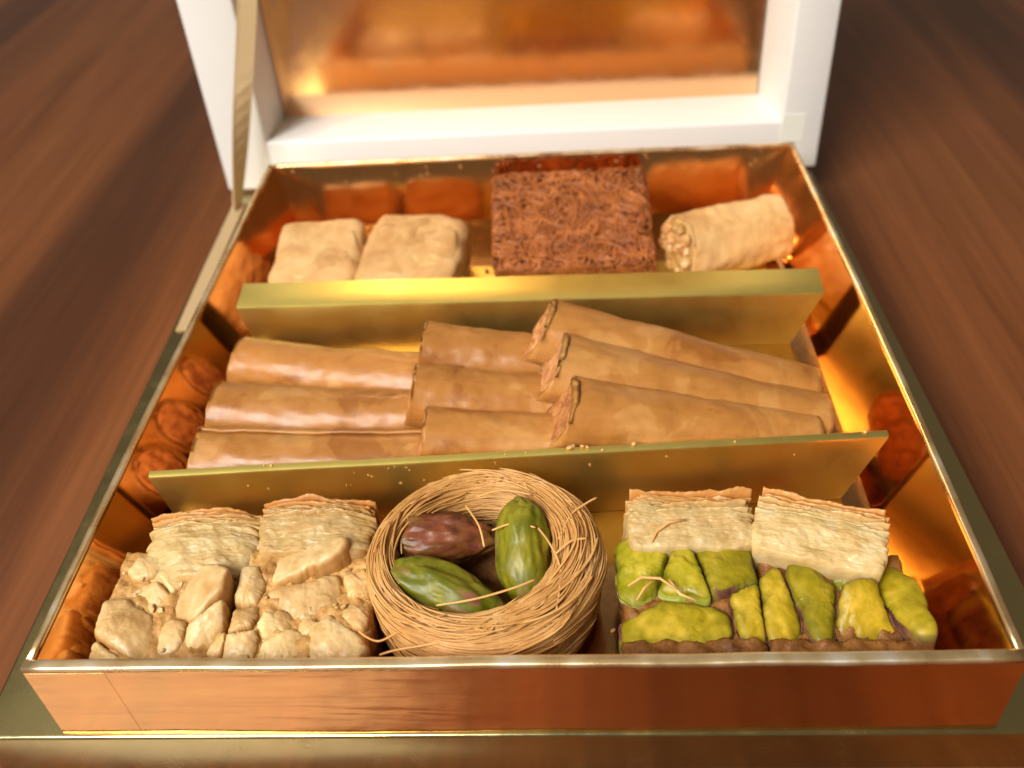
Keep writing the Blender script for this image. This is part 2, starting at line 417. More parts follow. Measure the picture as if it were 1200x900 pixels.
# ------------------------------------------------------------------ tray
tray = thing('tray', 'shiny copper foil tray holding the pastries, on the gold base', 'tray', (0, 112, BT))
TW = 2.3
def wall(name, p0, p1, bow, seed, TW, inner, slope, h0=BT + .05, h1=RIM, n=40):
    p0, p1 = Vector(p0), Vector(p1)
    d = (p1 - p0).normalized(); nrm = Vector((-d.y, d.x, 0))
    path = []
    for i in range(n + 1):
        t = i / n
        off = bow * math.sin(math.pi * t) + 0.35 * N(t * 5, seed, 0) * math.sin(math.pi * t)
        path.append(p0.lerp(p1, t) + nrm * off + Vector((0, 0, h0)))
    hh = h1 - h0 - 0.9
    A_ = -inner * TW / 2; B_ = inner * TW / 2
    sec = [(A_, 0), (B_ + inner * slope, 0), (B_ + inner * slope * .67, hh * .33), (B_ + inner * slope * .34, hh * .66), (B_, hh), (A_, hh), (A_, hh * .66), (A_, hh * .33)]
    if inner < 0: sec = sec[::-1]
    side = [nrm] * len(path)
    b = MB(); b.add(*sweep(path, sec, side=side))
    o = b.build(name, M['copper_front' if seed == 1 else 'copper'], tray, smooth=False); adopt(tray, o)
    # folded rim, sits on the wall, slightly proud
    rim = []
    for i, p in enumerate(path):
        rim.append(p + Vector((0, 0, hh - .35 + 0.25 * N(i * .35, seed + 9, 1))))
    bb = MB(); bb.add(*sweep(rim, rounded_rect(TW + .3, 1.35, .55, 3), side=side))
    e = bb.build('rim', M['edge'], o); e.parent = o; e.matrix_parent_inverse = (tray.matrix_world).inverted() @ Matrix.Identity(4)
    return o, e
bpy.context.view_layer.update()
def fix(o, e):
    bpy.context.view_layer.update(); e.matrix_parent_inverse = o.matrix_world.inverted()
for a_ in (((-100, 1.15, 0), (100, 1.15, 0), -.2, 1, 2.3, 1, 4.0), ((-99.2, 2.4, 0), (-99.2, 222.0, 0), .6, 2, 1.6, -1, 8.0), ((99.2, 2.4, 0), (99.2, 222.0, 0), -.9, 3, 1.6, 1, 9.5), ((-100, 222.9, 0), (100, 222.9, 0), .4, 4, 1.6, -1, 7.0)):
    o, e = wall('wall', *a_); fix(o, e)
# glued corner flaps on the front face
for q in ([(-99.4, 15.5), (-82, 15.5), (-82.8, 37.4), (-99.6, 37.4)], [(74, 15.5), (99.4, 15.5), (99.6, 37.4), (80, 37.4)]):
    b = MB(); b.add(*solid_quadprism([(q[0][0], -.06, q[0][1]), (q[1][0], -.06, q[1][1]), (q[1][0], .25, q[1][1]), (q[0][0], .25, q[0][1])],
                                     [(q[3][0], -.06, q[3][1]), (q[2][0], -.06, q[2][1]), (q[2][0], .25, q[2][1]), (q[3][0], .25, q[3][1])], .1, 1))
    o = b.build('corner_flap', M['copper_front'], tray, smooth=False); adopt(tray, o)
b = MB(); b.add(*solid_quadprism([(-98.2, 2.4, BT + .1), (98.2, 2.4, BT + .1), (98.2, 221.9, BT + .1), (-98.2, 221.9, BT + .1)], [(-98.2, 2.4, FL), (98.2, 2.4, FL), (98.2, 221.9, FL), (-98.2, 221.9, FL)], 0))
o = b.build('floor', M['copper_floor'], tray, smooth=False); adopt(tray, o)

# ------------------------------------------------------------------ dividers (folded gold card)
def divider(label, pl, pr, zt, strip, tilt, taperR, flap=0):
    """pl, pr: left and right (x, y) of the front fold; strip goes back by 'strip' mm"""
    P0, P1 = Vector((*pl, 0)), Vector((*pr, 0))
    d = (P1 - P0).normalized(); nb = Vector((-d.y, d.x, 0))   # towards the back
    n = 40; T = .45
    prof = [(0, FL + .1), (0, zt - .8), (.25, zt - .25), (.8, zt)]      # (back offset, z)
    prof += [(strip * .5, zt + tilt * .5), (strip - .6, zt + tilt), (strip, zt + tilt - .5), (strip + .3, FL + .2)]
    if flap: prof = prof[:-1] + [(strip + .3, FL + 1.2), (strip + 1.2, FL + .35), (strip + flap, FL + .25)]
    vs = []; fs = []
    m = len(prof)
    # offset the profile for thickness
    inner = []
    for i in range(m):
        a0 = Vector(prof[max(i - 1, 0)]); a1 = Vector(prof[min(i + 1, m - 1)]); t = (a1 - a0).normalized()
        inner.append((prof[i][0] + t.y * T, prof[i][1] - t.x * T))
    loop = prof + inner[::-1]; k = len(loop)
    for i in range(n + 1):
        t = i / n
        for (ob, z) in loop:
            dep = (zt - z) / (zt - FL)
            x0 = P0 + d * (4.0 * dep); x1 = P1 - d * (taperR * max(0, dep))
            w_ = .5 * N(t * 4, zt, 3) * math.sin(math.pi * t)
            vs.append(x0.lerp(x1, t) + nb * (ob + w_) + Vector((0, 0, z + .18 * N(t * 7, 2, zt))))
    for i in range(n):
        for j in range(k):
            j2 = (j + 1) % k
            fs.append((i * k + j, (i + 1) * k + j, (i + 1) * k + j2, i * k + j2))
    for i in (0, n):
        for j in range(m - 1):
            q = (i * k + j, i * k + j + 1, i * k + k - 2 - j, i * k + k - 1 - j)
            fs.append(q if i == 0 else q[::-1])
    b = MB(); b.add(vs, fs)
    o = b.build('divider', M['gold'], None)
    try: o.data.set_sharp_from_angle(angle=math.radians(40))
    except Exception: pass
    c = (P0 + P1) / 2; c.z = FL
    o.data.transform(Matrix.Translation(-c * MM)); o.location = c * MM
    tag(o, label, 'divider', 'gold card dividers')
    return o
divider('folded gold card divider just behind the front row with the shredded nest', (-92.6, 56.2), (91.8, 64.6), 37.2, 2.6, .2, 8.5)
divider('folded gold card divider with wide pale top behind the rolls', (-90.5, 133.0), (91.2, 130.4), 35.2, 12.0, 1.2, 8.0, flap=38)

# ------------------------------------------------------------------ layered phyllo block
def phyllo(b, cx, cy, w, d, z0, z1, n, wav=1.0, rotz=0, tilt=0, seed=0, brown=2, jag=.8, sag=0.0, back=0.0, groove=.5, sheets=6):
    """block of pressed pastry sheets on edge: every sheet a ragged ridge running along x"""
    R = Matrix.Rotation(math.radians(rotz), 3, 'Z') @ Matrix.Rotation(math.radians(tilt), 3, 'X')
    nx, ny = 100, 130
    rl = random.Random(seed)
    lay = [(rl.gauss(0, 1), rl.uniform(.4, 1.3), rl.gauss(0, 1), rl.gauss(0, 1)) for _ in range(n + 8)]
    zc = (z0 + z1) / 2
    vs = []; mask = []; fs = []
    def pt(i, j):
        u = i / nx; v = j / ny; x0 = (u - .5) * w; y0 = (v - .5) * d
        vv = .45 * v + .55 * v ** 2.2
        q = vv * n + wav * (.9 * fbm((x0 * .07, v * 1.3, seed), 2) + .22 * N(x0 * .3, v * 6, seed + 3))
        q = max(0, min(n - .01, q)); k = int(q); f = q - k
        L = lay[k]; top = max(0, k / n - .45) * 1.8
        rag = .55 * fbm((x0 * .16, k * 1.7, seed), 3) + .2 * N(x0 * .9, k * 2.9, seed)
        g = groove * (.035 + top * .8) * L[1]
        z = z1 + jag * (.07 + top) * (.42 * L[0] + rag) - g * (1 - min(1, 3.2 * f)) ** 2 - g * .4 * f ** 3 - sag * (2 * u - 1) ** 2 + back * (v - .5)
        z += 1.5 * fbm((x0 * .085, y0 * .10, seed + 20), 5) + .10 * fbm((x0 * .25, y0 * 1.3, seed), 2) - 1.6 * max(0, .5 - v) ** 1.5 * 2
        eu = max(0, abs(2 * u - 1) - .86) / .14; ev = max(0, abs(2 * v - 1) - .88) / .12
        z -= 1.0 * eu ** 3 + 1.3 * ev ** 3
        x = x0 + (2 * u - 1) * (.30 * L[2] + .4 * N(k * 1.3, seed, u))
        x *= 1 - .07 * abs(2 * v - 1) ** 5 + .05 * N(v * 3, seed, 11)
        y = (y0 + .3 * N(x0 * .4, y0 * .4, seed)) * (1 - .10 * abs(2 * u - 1) ** 5 + .06 * N(u * 3, seed, 12))
        m = max(0.0, 1 - (n - 1 - k) / max(brown, .01)) if brown else 0.0
        m = min(1, m * (1.0 + .6 * N(x0 * .3, k, seed)) + (.14 if lay[k][3] > .9 else 0) + (.22 if f < .10 and top > .1 else 0))
        return Vector((x, y, z)), max(0, m)
    for i in range(nx + 1):
        for j in range(ny + 1):
            p, m = pt(i, j); vs.append(p); mask.append(m)
    I = lambda i, j: i * (ny + 1) + j
    for i in range(nx):
        for j in range(ny): fs.append((I(i, j), I(i + 1, j), I(i + 1, j + 1), I(i, j + 1)))
    ring = [I(i, 0) for i in range(nx)] + [I(nx, j) for j in range(ny)] + [I(i, ny) for i in range(nx, 0, -1)] + [I(0, j) for j in range(ny, 0, -1)]
    prev = ring
    for lv in range(1, 9):
        t = lv / 8; cur = []
        for r in ring:
            p = vs[r]; e = math.sin(math.pi * min(1, t * 1.2)) * .5
            cur.append(len(vs)); mask.append(mask[r])
            vs.append(Vector((p.x + e * fbm((p.x * .2, p.y * .5, t * 4 + seed), 2), p.y + e * fbm((p.x * .2, p.y * .3, t * 6 + seed + 7), 2), p.z + (z0 - p.z) * t)))
        for k in range(len(ring)):
            k2 = (k + 1) % len(ring); fs.append((prev[k], cur[k], cur[k2], prev[k2]))
        prev = cur
    fs.append(tuple(reversed(prev)))
    T_ = lambda p: R @ (p - Vector((0, 0, zc))) + Vector((cx, cy, zc))
    b.add([T_(p) for p in vs], fs, mask)
    # crisp browned top sheets standing free at the back
    for q in range(sheets):
        n1, n2 = 60, 8; fr = []; bk = []; f2 = []
        yb = d / 2 - 4.4 + q * .8; zt = z1 + rl.uniform(-.3, .8) + back * .5; tl = rl.uniform(-.02, .16)
        a0, a1 = -w / 2 + rl.uniform(-.6, 1.6), w / 2 - rl.uniform(-.6, 1.6)
        for i in range(n1 + 1):
            x = a0 + (a1 - a0) * i / n1
            zt_ = zt + 1.1 * fbm((x * .12, q * 2.2, seed), 4) + .3 * N(x * 1.2, q * 3, seed) - sag * (2 * i / n1 - 1) ** 2
            for c_ in range(n2 + 1):
                z = z0 + 4 + (zt_ - z0 - 4) * c_ / n2
                y = yb + .9 * fbm((x * .10, z * .08, q * .5 + seed), 3) + tl * (z - z1 + 6) + .25 * N(x * .6, z * .3, q + seed)
                fr.append(T_(Vector((x, y - .2, z)))); bk.append(T_(Vector((x, y + .2, z))))
        m = len(fr); J = lambda i, c_: i * (n2 + 1) + c_
        for i in range(n1):
            for c_ in range(n2):
                f2.append((J(i, c_), J(i + 1, c_), J(i + 1, c_ + 1), J(i, c_ + 1))); f2.append((m + J(i, c_), m + J(i, c_ + 1), m + J(i + 1, c_ + 1), m + J(i + 1, c_)))
            f2.append((J(i, n2), J(i + 1, n2), m + J(i + 1, n2), m + J(i, n2)))
        for c_ in range(n2):
            f2.append((J(0, c_), J(0, c_ + 1), m + J(0, c_ + 1), m + J(0, c_))); f2.append((J(n1, c_), m + J(n1, c_), m + J(n1, c_ + 1), J(n1, c_ + 1)))
        b.add(fr + bk, f2, min(1, .25 + .16 * q))

def scatter(parent, mat, x0, x1, y0, y1, zf, n, seed, r0=.4, r1=1.3):
    b = MB(); rn = random.Random(seed)
    for k in range(n):
        x, y = rn.uniform(x0, x1), rn.uniform(y0, y1); r = rn.uniform(r0, r1)
        b.add(*blob((x, y, zf(x, y) + rn.uniform(-.6, .5)), (r * rn.uniform(.8, 1.6), r, r * rn.uniform(.6, 1)), rot=(rn.uniform(-40, 40), rn.uniform(-40, 40), rn.uniform(0, 180)), amp=.5, freq=1.8, seed=rn.uniform(0, 90), sub=3, fine=.2, ffreq=3, cuts=[((rn.uniform(-1, 1), rn.uniform(-1, 1), 1), .35)]))
    o = b.build('nut_crumbs', mat, parent); adopt(parent, o); o['kind'] = 'stuff'

def body(b, x0, x1, y0, y1, z0, z1, slope=.15, amp=.7, seed=0, nx=36, ny=36):
    """rough-topped block: grid top with noise plus side walls down to z0"""
    vs = []; fs = []
    for i in range(nx + 1):
        for j in range(ny + 1):
            x = x0 + (x1 - x0) * i / nx; y = y0 + (y1 - y0) * j / ny
            ed = min(i, nx - i, j, ny - j)
            z = z1 + slope * (y - y0) + amp * fbm((x * .3, y * .3, seed), 4) - (1.0 if ed == 0 else .3 if ed == 1 else 0)
            jx = .5 * fbm((y * .4, seed, x * .1), 3); jy = .5 * fbm((x * .4, seed + 3, y * .1), 3)
            vs.append(Vector((x + jx, y + jy, z)))
    I = lambda i, j: i * (ny + 1) + j
    for i in range(nx):
        for j in range(ny): fs.append((I(i, j), I(i + 1, j), I(i + 1, j + 1), I(i, j + 1)))
    ring = [I(i, 0) for i in range(nx)] + [I(nx, j) for j in range(ny)] + [I(i, ny) for i in range(nx, 0, -1)] + [I(0, j) for j in range(ny, 0, -1)]
    prev = ring
    for lv in range(1, 7):
        t = lv / 6; cur = []
        for r in ring:
            p = vs[r]; q = Vector((p.x + .6 * fbm((p.x * .3, p.y * .3, t * 5 + seed), 3), p.y + .6 * fbm((p.x * .3, p.y * .3, t * 5 + seed + 7), 3), p.z + (z0 - p.z) * t))
            cur.append(len(vs)); vs.append(q)
        for k in range(len(ring)):
            k2 = (k + 1) % len(ring); fs.append((prev[k], cur[k], cur[k2], prev[k2]))
        prev = cur
    fs.append(tuple(reversed(prev)))
    b.add(vs, fs)

def chunks(parent, name, mat, specs, bounds, seed, gap=.28, lim=1.25, slope=.15, rough=.35, tilt=.10, dome=1.3, skin=.84, grad=False, smooth=5, dzr=.9):
    """knife-cut nut pieces packed side by side; each a mesh of its own"""
    NA = 96; rn = random.Random(seed)
    RF = [k / 24 * .84 for k in range(24)] + [.84, .87, .90, .92, .94, .96, .98, 1.0]
    DROP = [0] * 20 + [.005, .01, .02, .04, .07, .12, .20, .30, .42, .60, .85, 1.2]
    for i, sp in enumerate(specs):
        x, y, z, rx, ry, ro = sp[:6]
        c0, s0 = math.cos(math.radians(-ro)), math.sin(math.radians(-ro))
        tx, ty = rn.gauss(0, tilt), rn.gauss(0, tilt) - .04; dz = rn.uniform(-dzr, dzr * .8) - dome * .55 + (sp[6] if len(sp) > 6 else 0)
        rad = []
        for k in range(NA):
            a_ = 2 * math.pi * k / NA; dx, dy = math.cos(a_), math.sin(a_)
            ex, ey = dx * c0 + dy * s0, -dx * s0 + dy * c0
            r = lim / math.sqrt((ex / rx) ** 2 + (ey / ry) ** 2)
            for j, q in enumerate(specs):
                if j == i: continue
                vx, vy = q[0] - x, q[1] - y; L = math.hypot(vx, vy) or 1e-3; ux, uy = vx / L, vy / L
                c_ = dx * ux + dy * uy
                if c_ <= .02: continue
                ri = 1 / math.sqrt(((ux * c0 + uy * s0) / rx) ** 2 + ((-ux * s0 + uy * c0) / ry) ** 2)
                cj, sj = math.cos(math.radians(-q[5])), math.sin(math.radians(-q[5]))
                rj = 1 / math.sqrt(((ux * cj + uy * sj) / q[3]) ** 2 + ((-ux * sj + uy * cj) / q[4]) ** 2)
                r = min(r, max(.6, (L * ri / (ri + rj) - gap) / c_))
            if dx > .01: r = min(r, max(.5, (bounds[1] - x) / dx))
            if dx < -.01: r = min(r, max(.5, (bounds[0] - x) / dx))
            if dy > .01: r = min(r, max(.5, (bounds[3] - y) / dy))
            if dy < -.01: r = min(r, max(.5, (bounds[2] - y) / dy))
            rad.append(r)
        for _ in range(smooth): rad = [(rad[k - 1] + 2 * rad[k] + rad[(k + 1) % NA]) / 4 for k in range(NA)]
        rad = [r * (1 + .10 * fbm((math.cos(2 * math.pi * k / NA) * 1.6, math.sin(2 * math.pi * k / NA) * 1.6, seed + i * 3.3), 2)) + .22 * fbm((math.cos(2 * math.pi * k / NA) * 7, math.sin(2 * math.pi * k / NA) * 7, seed + i * 3.3), 2) for k, r in enumerate(rad)]
        vs = []; fs = []; mask = []
        sz = min(1.0, (rx + ry) / 9)
        brk = rn.uniform(0, 6.28); bo = rn.uniform(.1, .5)      # one broken step across the face
        def top(px, py, rf):
            lx, ly = px - x, py - y
            h_ = z + dz + slope * ly + tx * lx + ty * ly + rough * fbm((px * .30, py * .30, seed + i * 5.1), 3)
            e = (lx * math.cos(brk) + ly * math.sin(brk)) / max(rx, ry) + .25 * fbm((px * .4, py * .4, seed + i), 3)
            h_ -= .5 * sz * max(0, min(1, (e - bo) * 4))
            h_ += dome * sz * (1 - rf ** 2.6)
            return h_
        for ri_, rf in enumerate(RF):
            for k in range(NA):
                a_ = 2 * math.pi * k / NA; px, py = x + math.cos(a_) * rad[k] * rf, y + math.sin(a_) * rad[k] * rf
                vs.append(Vector((px, py, top(px, py, rf) - DROP[ri_] * sz)))
                mask.append(max(0, min(1, max(.6 * rf ** 2.5, (rf - skin) / .10) + .30 * N(px * .6, py * .6, seed + i))) if grad else max(0, min(1, (rf - skin) / .12 + .45 * N(px * .8, py * .8, seed))) if rf > skin - .08 else 0.0)
        for lv, (kr, dd) in enumerate(((1.02, 2.4), (1.0, 4.5), (.92, 8.0))):
            for k in range(NA):
                a_ = 2 * math.pi * k / NA; px, py = x + math.cos(a_) * rad[k] * kr, y + math.sin(a_) * rad[k] * kr
                vs.append(Vector((px + .2 * N(px, py, lv), py, z + dz - dd))); mask.append(1.0)
        nr = len(RF) + 3
        for r_i in range(nr - 1):
            for k in range(NA):
                k2 = (k + 1) % NA; fs.append((r_i * NA + k, (r_i + 1) * NA + k, (r_i + 1) * NA + k2, r_i * NA + k2))
        fs.append(tuple((nr - 1) * NA + k for k in range(NA - 1, -1, -1)))
        b = MB(); b.add(vs, fs, mask)
        m_ = mat[i % len(mat)] if isinstance(mat, list) else mat
        o = b.build(name, m_, parent); adopt(parent, o)

def nut(parent, name, mat, c, r, **kw):
    b = MB(); b.add(*blob(c, r, **kw)); o = b.build(name, mat, parent); adopt(parent, o); return o

# ------------------------------------------------------------------ front row, cashew baklava (two pieces lying on their side)
CASHEW_L = [(-86.6, 13.8, 31.6, 6.0, 6.7, -10), (-83.9, 30.2, 34.0, 4.0, 2.9, 10), (-81.6, 24.9, 33.2, 5.6, 3.7, 20), (-71.8, 20.6, 32.6, 8.6, 6.5, 30),
            (-62.7, 11.5, 31.2, 6.6, 2.1, 0), (-74.2, 15.0, 31.8, 2.9, 4.1, 20), (-79.4, 27.1, 33.6, 4.5, 2.8, 40), (-67.7, 15.0, 31.7, 5.8, 4.0, 0), (-89.0, 9.3, 30.9, 5.7, 2.9, 0)]
CASHEW_R = [(-49.3, 31.4, 34.2, 8.6, 4.4, -5), (-34.9, 25.0, 33.3, 4.1, 2.8, 5), (-47.0, 21.8, 32.8, 10.8, 5.1, -8), (-60.5, 24.2, 33.1, 3.5, 4.8, 10),
            (-59.7, 17.5, 32.1, 3.9, 4.1, 0), (-49.9, 11.4, 31.2, 8.2, 3.5, -5), (-39.6, 12.4, 31.4, 7.8, 4.4, 8), (-52.6, 15.8, 31.9, 4.4, 3.4, 0), (-34.5, 19.2, 32.4, 3.8, 4.1, 0), (-58.7, 11.5, 31.2, 5.7, 3.0, 0)]
def cashew_piece(label, spec, bx, ph, seed):
    t = thing('cashew_baklava', label, 'baklava', (sum(bx[:2]) / 2, 26, FL), 'cashew baklava in the front row')
    b = MB(); body(b, bx[0], bx[1], 5.2, 36, FL + .1, 29.2, .13, 1.2, seed, 70, 70); o = b.build('nut_body', M['cashew_body'], t); adopt(t, o)
    chunks(t, 'cashew_piece', M['cashew'], spec, (bx[0], bx[1], 5.5, 40), seed, gap=.16, lim=1.45, tilt=.20, dome=1.3, skin=.88, smooth=5, dzr=1.1)
    chunks(t, 'cashew_piece', M['cashew'], [(p[0] + q[0], p[1] + q[1], p[2] - .8, 2.6, 2.0, q[2]) for p, q in zip(spec[::2], ((5.5, 5, 10), (-4, -5, 60), (6, -4, 30), (-6, 4, 80), (4, 6, 20)))], (bx[0], bx[1], 5.5, 32), seed + 5, gap=.1, lim=1.2, tilt=.3, dome=1.4)
    scatter(t, M['cashew'], bx[0] + 1, bx[1] - 1, 7, 30, lambda x, y: 29.8 + .15 * (y - 8), 26, seed, .3, .7)
    b = MB()
    for p in ph: phyllo(b, **p)
    o = b.build('phyllo_layers', M['phyllo'], t); adopt(t, o)
    return t
cashew_piece('pale cashew baklava piece beside the tray wall, its whitish layers flaking at the back', CASHEW_L, (-92.5, -63.5),
             [dict(cx=-74.0, cy=36.4, w=26.5, d=18, z0=19, z1=36.6, n=15, wav=2.0, rotz=3, tilt=6, seed=2, brown=1.5, jag=.9, sag=2.8, groove=.9)], 11)
cashew_piece('cashew baklava piece with browner ridged layers, touching the shredded nest', CASHEW_R, (-62.8, -31.5),
             [dict(cx=-47.2, cy=40.4, w=27.5, d=14, z0=19, z1=37.6, n=16, wav=1.8, rotz=-3, tilt=6, seed=5, brown=8, jag=1.0, sag=2.2, groove=1.0)], 23)

# ------------------------------------------------------------------ front row, pistachio baklava
def pist_piece(label, x0, x1, y1, spec, ph, seed, strands=()):
    t = thing('pistachio_baklava', label, 'baklava', ((x0 + x1) / 2, 26, FL), 'pistachio baklava in the front row')
    b = MB(); body(b, x0 + 1, x1 - 1, 9, y1, FL + .1, 27.6, .15, 1.2, seed, 60, 60); o = b.build('nut_body', M['crust'], t); adopt(t, o)
    b = MB(); body(b, x0, x1, 5.2, 11.5, FL + .1, 29.8, .12, 1.2, seed + 2, 40, 12); o = b.build('bottom_crust', M['crust'], t); adopt(t, o)
    chunks(t, 'pistachio_piece', [M[k[7]] for k in spec], [k[:7] for k in spec], (x0 - .3, x1 + .3, 9.5, y1 + 3), seed, gap=.30, lim=1.48, rough=.22, tilt=.26, dome=.9, skin=.89, grad=True, smooth=5, dzr=1.3)
    b = MB()
    for p in ph: phyllo(b, **p)
    o = b.build('phyllo_layers', M['phyllo'], t); adopt(t, o)
    if strands:
        b = MB()
        for s_ in strands: b.add(*tube([Vector(p) for p in s_], .36, 6))
        o = b.build('loose_strand', M['strand'], t); adopt(t, o)
    return t
UP = (0, -.25, 1)
pist_piece('pistachio baklava piece nearest the shredded nest, bright green chopped nuts under white layers', 23.2, 53.2, 36,
    [(28.8, 29.4, 33.0, 5.4, 6.6, 5, .3, 'pist_light'), (37.8, 25.8, 32.8, 5.2, 5.6, -30, .6, 'pist_light'), (47.8, 28.0, 33.2, 7.6, 6.4, -20, .8, 'pist'),
     (35.6, 16.6, 31.4, 12.6, 5.2, -4, .2, 'pist'), (51.0, 18.6, 31.8, 4.4, 6.4, 12, .6, 'pist')],
    [dict(cx=40.2, cy=40.0, w=28.4, d=13.5, z0=18, z1=37.4, n=17, wav=1.2, rotz=-1, tilt=10, seed=9, brown=5.5, jag=.7, groove=1.0)], 31,
    strands=[[(31, 33, 36.3), (32.2, 35.3, 37.1), (35, 37.2, 38.0), (39, 37.8, 38.2)], [(25, 22.5, 34.2), (28, 24.2, 35.0), (32, 23.6, 35.3), (35.4, 20.8, 34.9)],
             [(34, 23.5, 35.0), (36, 20, 34.4), (39.4, 18.6, 33.9)], [(26.6, 19, 33.7), (28.5, 21.6, 34.6), (30.6, 23.0, 35.2)]])
pist_piece('pistachio baklava piece nearest the tray corner, with halved green nuts and a slanting pale top', 54.0, 87.6, 33,
    [(57.6, 19.0, 31.6, 3.4, 7.0, 8, .3, 'pist'), (65.4, 20.4, 32.0, 4.6, 8.6, 4, .6, 'pist'), (75.4, 17.4, 31.4, 6.6, 6.2, 15, .2, 'pist'), (82.8, 20.0, 32.0, 4.6, 9.0, -25, .7, 'pist'),
     (74.0, 26.8, 32.4, 4.0, 3.6, 0, -.6, 'pist_whole')],
    [dict(cx=68.6, cy=35.2, w=28.5, d=15.5, z0=18, z1=38.0, n=15, wav=1.2, rotz=-17, tilt=8, seed=14, brown=5.0, jag=.6, groove=.8)], 47)

# ------------------------------------------------------------------ shredded nest with three pistachios
NC = Vector((-6.6, 31.2, 0)); ZN = 37.6
nest = thing('shredded_pastry_nest', 'round nest of shredded pastry holding three whole pistachios', 'pastry nest', (NC.x, NC.y, FL))
def ring_pt(th, u, off):
    """u 0..1: up the inner wall, over the top, down the outer wall"""
    ct, st = math.cos(th), math.sin(th)
    ro = 25.6 + .5 * math.sin(2 * th + 1)
    wid = 7.2 + 2.6 * ct - 1.2 * st           # wide on the right and the front
    ri = ro - wid
    if u < .35: k = u / .35; r = ri; z = FL + 4 + (ZN - 4 - FL - 4) * k
    elif u < .65:
        k = (u - .35) / .3; a_ = math.pi * k
        r = (ri + ro) / 2 - (ro - ri) / 2 * math.cos(a_); z = ZN - 4 + 4 * math.sin(a_)
    else: k = (u - .65) / .35; r = ro - 1.2 * k; z = ZN - 4 - (ZN - 4 - FL - .8) * k
    return NC + Vector((ct * r, st * r, z))
def ring_off(th, u, off):
    p = ring_pt(th, u, 0); a_ = ring_pt(th, max(0, u - .01), 0); c_ = ring_pt(th, min(1, u + .01), 0)
    tg = Vector((-math.sin(th), math.cos(th), 0)); n_ = (c_ - a_).cross(tg)
    if n_.length > 1e-6: n_.normalize()
    return p + n_ * off
b = MB()
vs = []; fs = []; nt, nu = 72, 40
for i in range(nt):
    for j in range(nu + 1):
        vs.append(ring_off(2 * math.pi * i / nt, j / nu, -.55 + .35 * fbm((i * .5, j * .4, 1), 2)))
for i in range(nt):
    for j in range(nu):
        i2 = (i + 1) % nt; fs.append((i * (nu + 1) + j, i2 * (nu + 1) + j, i2 * (nu + 1) + j + 1, i * (nu + 1) + j + 1))
# cup floor
cf = len(vs)
vs.append(NC + Vector((0, 0, FL + 5)))
for i in range(nt):
    i2 = (i + 1) % nt; fs.append((i * (nu + 1), cf, i2 * (nu + 1)))
b.add(vs, fs); o = b.build('nest_core', M['crust'], nest); adopt(nest, o)
b = MB(); rnd = random.Random(5)
for k in range(270):
    th0 = rnd.uniform(0, 2 * math.pi); arc = rnd.uniform(.9, 3.4)
    u0 = rnd.choice([rnd.uniform(.03, .4), rnd.uniform(.3, .72), rnd.uniform(.3, .72), rnd.uniform(.6, .98)])
    du = rnd.uniform(-.08, .08) if rnd.random() < .7 else rnd.uniform(-.30, .30)
    off0 = rnd.uniform(-.35, .55); ph = rnd.uniform(0, 50)
    for m in range(rnd.randint(3, 7)):
        n = max(10, int(arc * 11)); pts = []; uo = rnd.gauss(0, .012); oo = rnd.gauss(0, .22); t0 = rnd.uniform(-.15, .15); t1 = arc + rnd.uniform(-.3, .3); p2 = rnd.uniform(0, 50)
        frizz = rnd.uniform(0, 1.6) if rnd.random() < .3 else 0
        for i in range(n + 1):
            t = i / n
            u = min(.985, max(.02, u0 + uo + du * (t - .5) + .035 * N(t * 2.5, ph, 0) + .012 * N(t * 5, p2, 3)))
            of = off0 + oo + .4 * N(t * 3, ph, 7) + .2 * N(t * 6, p2, 9) + frizz * max(0, t - .8) * 4
            pts.append(ring_off(th0 + t0 + (t1 - t0) * t, u, max(-.4, of)))
        b.add(*tube(pts, rnd.uniform(.15, .27), 5))
o = b.build('shredded_strands', M['strand'], nest); adopt(nest, o); o['kind'] = 'stuff'
# loose ends that stick out
loose = [[(10, 34, 36.6), (13, 40, 38.0), (16.6, 43, 38.6), (19.2, 45, 38.4)], [(-24, 12, 33.6), (-28, 10, 33), (-31, 11, 33), (-33, 12.6, 33.2)],
         [(-10, 8, 36.6), (-18, 7.0, 35.6), (-24, 6.6, 34.6), (-27.5, 6.0, 33.8)], [(4, 39, 37.6), (8, 32, 38.0), (10.5, 24, 38.0), (9.5, 14, 37.6)],
         [(-11.5, 43, 38.9), (-8, 37, 38.3), (-6.6, 31.5, 37.4)], [(-5, 35.6, 38.3), (0, 36.8, 39.2), (5.0, 35.6, 39.0)],
         [(9.5, 28.5, 38.3), (13.0, 31.5, 38.9), (16.5, 32.5, 38.6)], [(7, 20, 37.4), (12, 27, 38.8), (14.2, 33, 38.9), (13.2, 39, 38.4)],
         [(6, 16, 37.3), (12, 20, 38.5), (17, 27, 38.2), (19, 34, 37.2)], [(-3, 10, 37.4), (6, 11.4, 38.3), (13, 16, 38.3), (17.5, 23, 37.4)],
         [(-16, 15.5, 37.6), (-8, 16.5, 38.2), (0, 19, 38.4), (5, 21.5, 38.2)], [(-9, 46, 38.4), (-3, 47.4, 39.0), (4, 46, 38.8)]]
for L_ in loose:
    P = [Vector(p) for p in L_]
    pts = []
    for i in range(len(P) - 1):
        for s_ in range(6):
            t = s_ / 6; p0 = P[max(i - 1, 0)]; p1 = P[i]; p2 = P[i + 1]; p3 = P[min(i + 2, len(P) - 1)]
            pts.append(.5 * ((2 * p1) + (p2 - p0) * t + (2 * p0 - 5 * p1 + 4 * p2 - p3) * t * t + (3 * p1 - p0 - 3 * p2 + p3) * t ** 3))
    pts.append(P[-1])
    b = MB(); b.add(*tube(pts, .26, 6)); o = b.build('loose_strand', M['strand'], nest); adopt(nest, o)
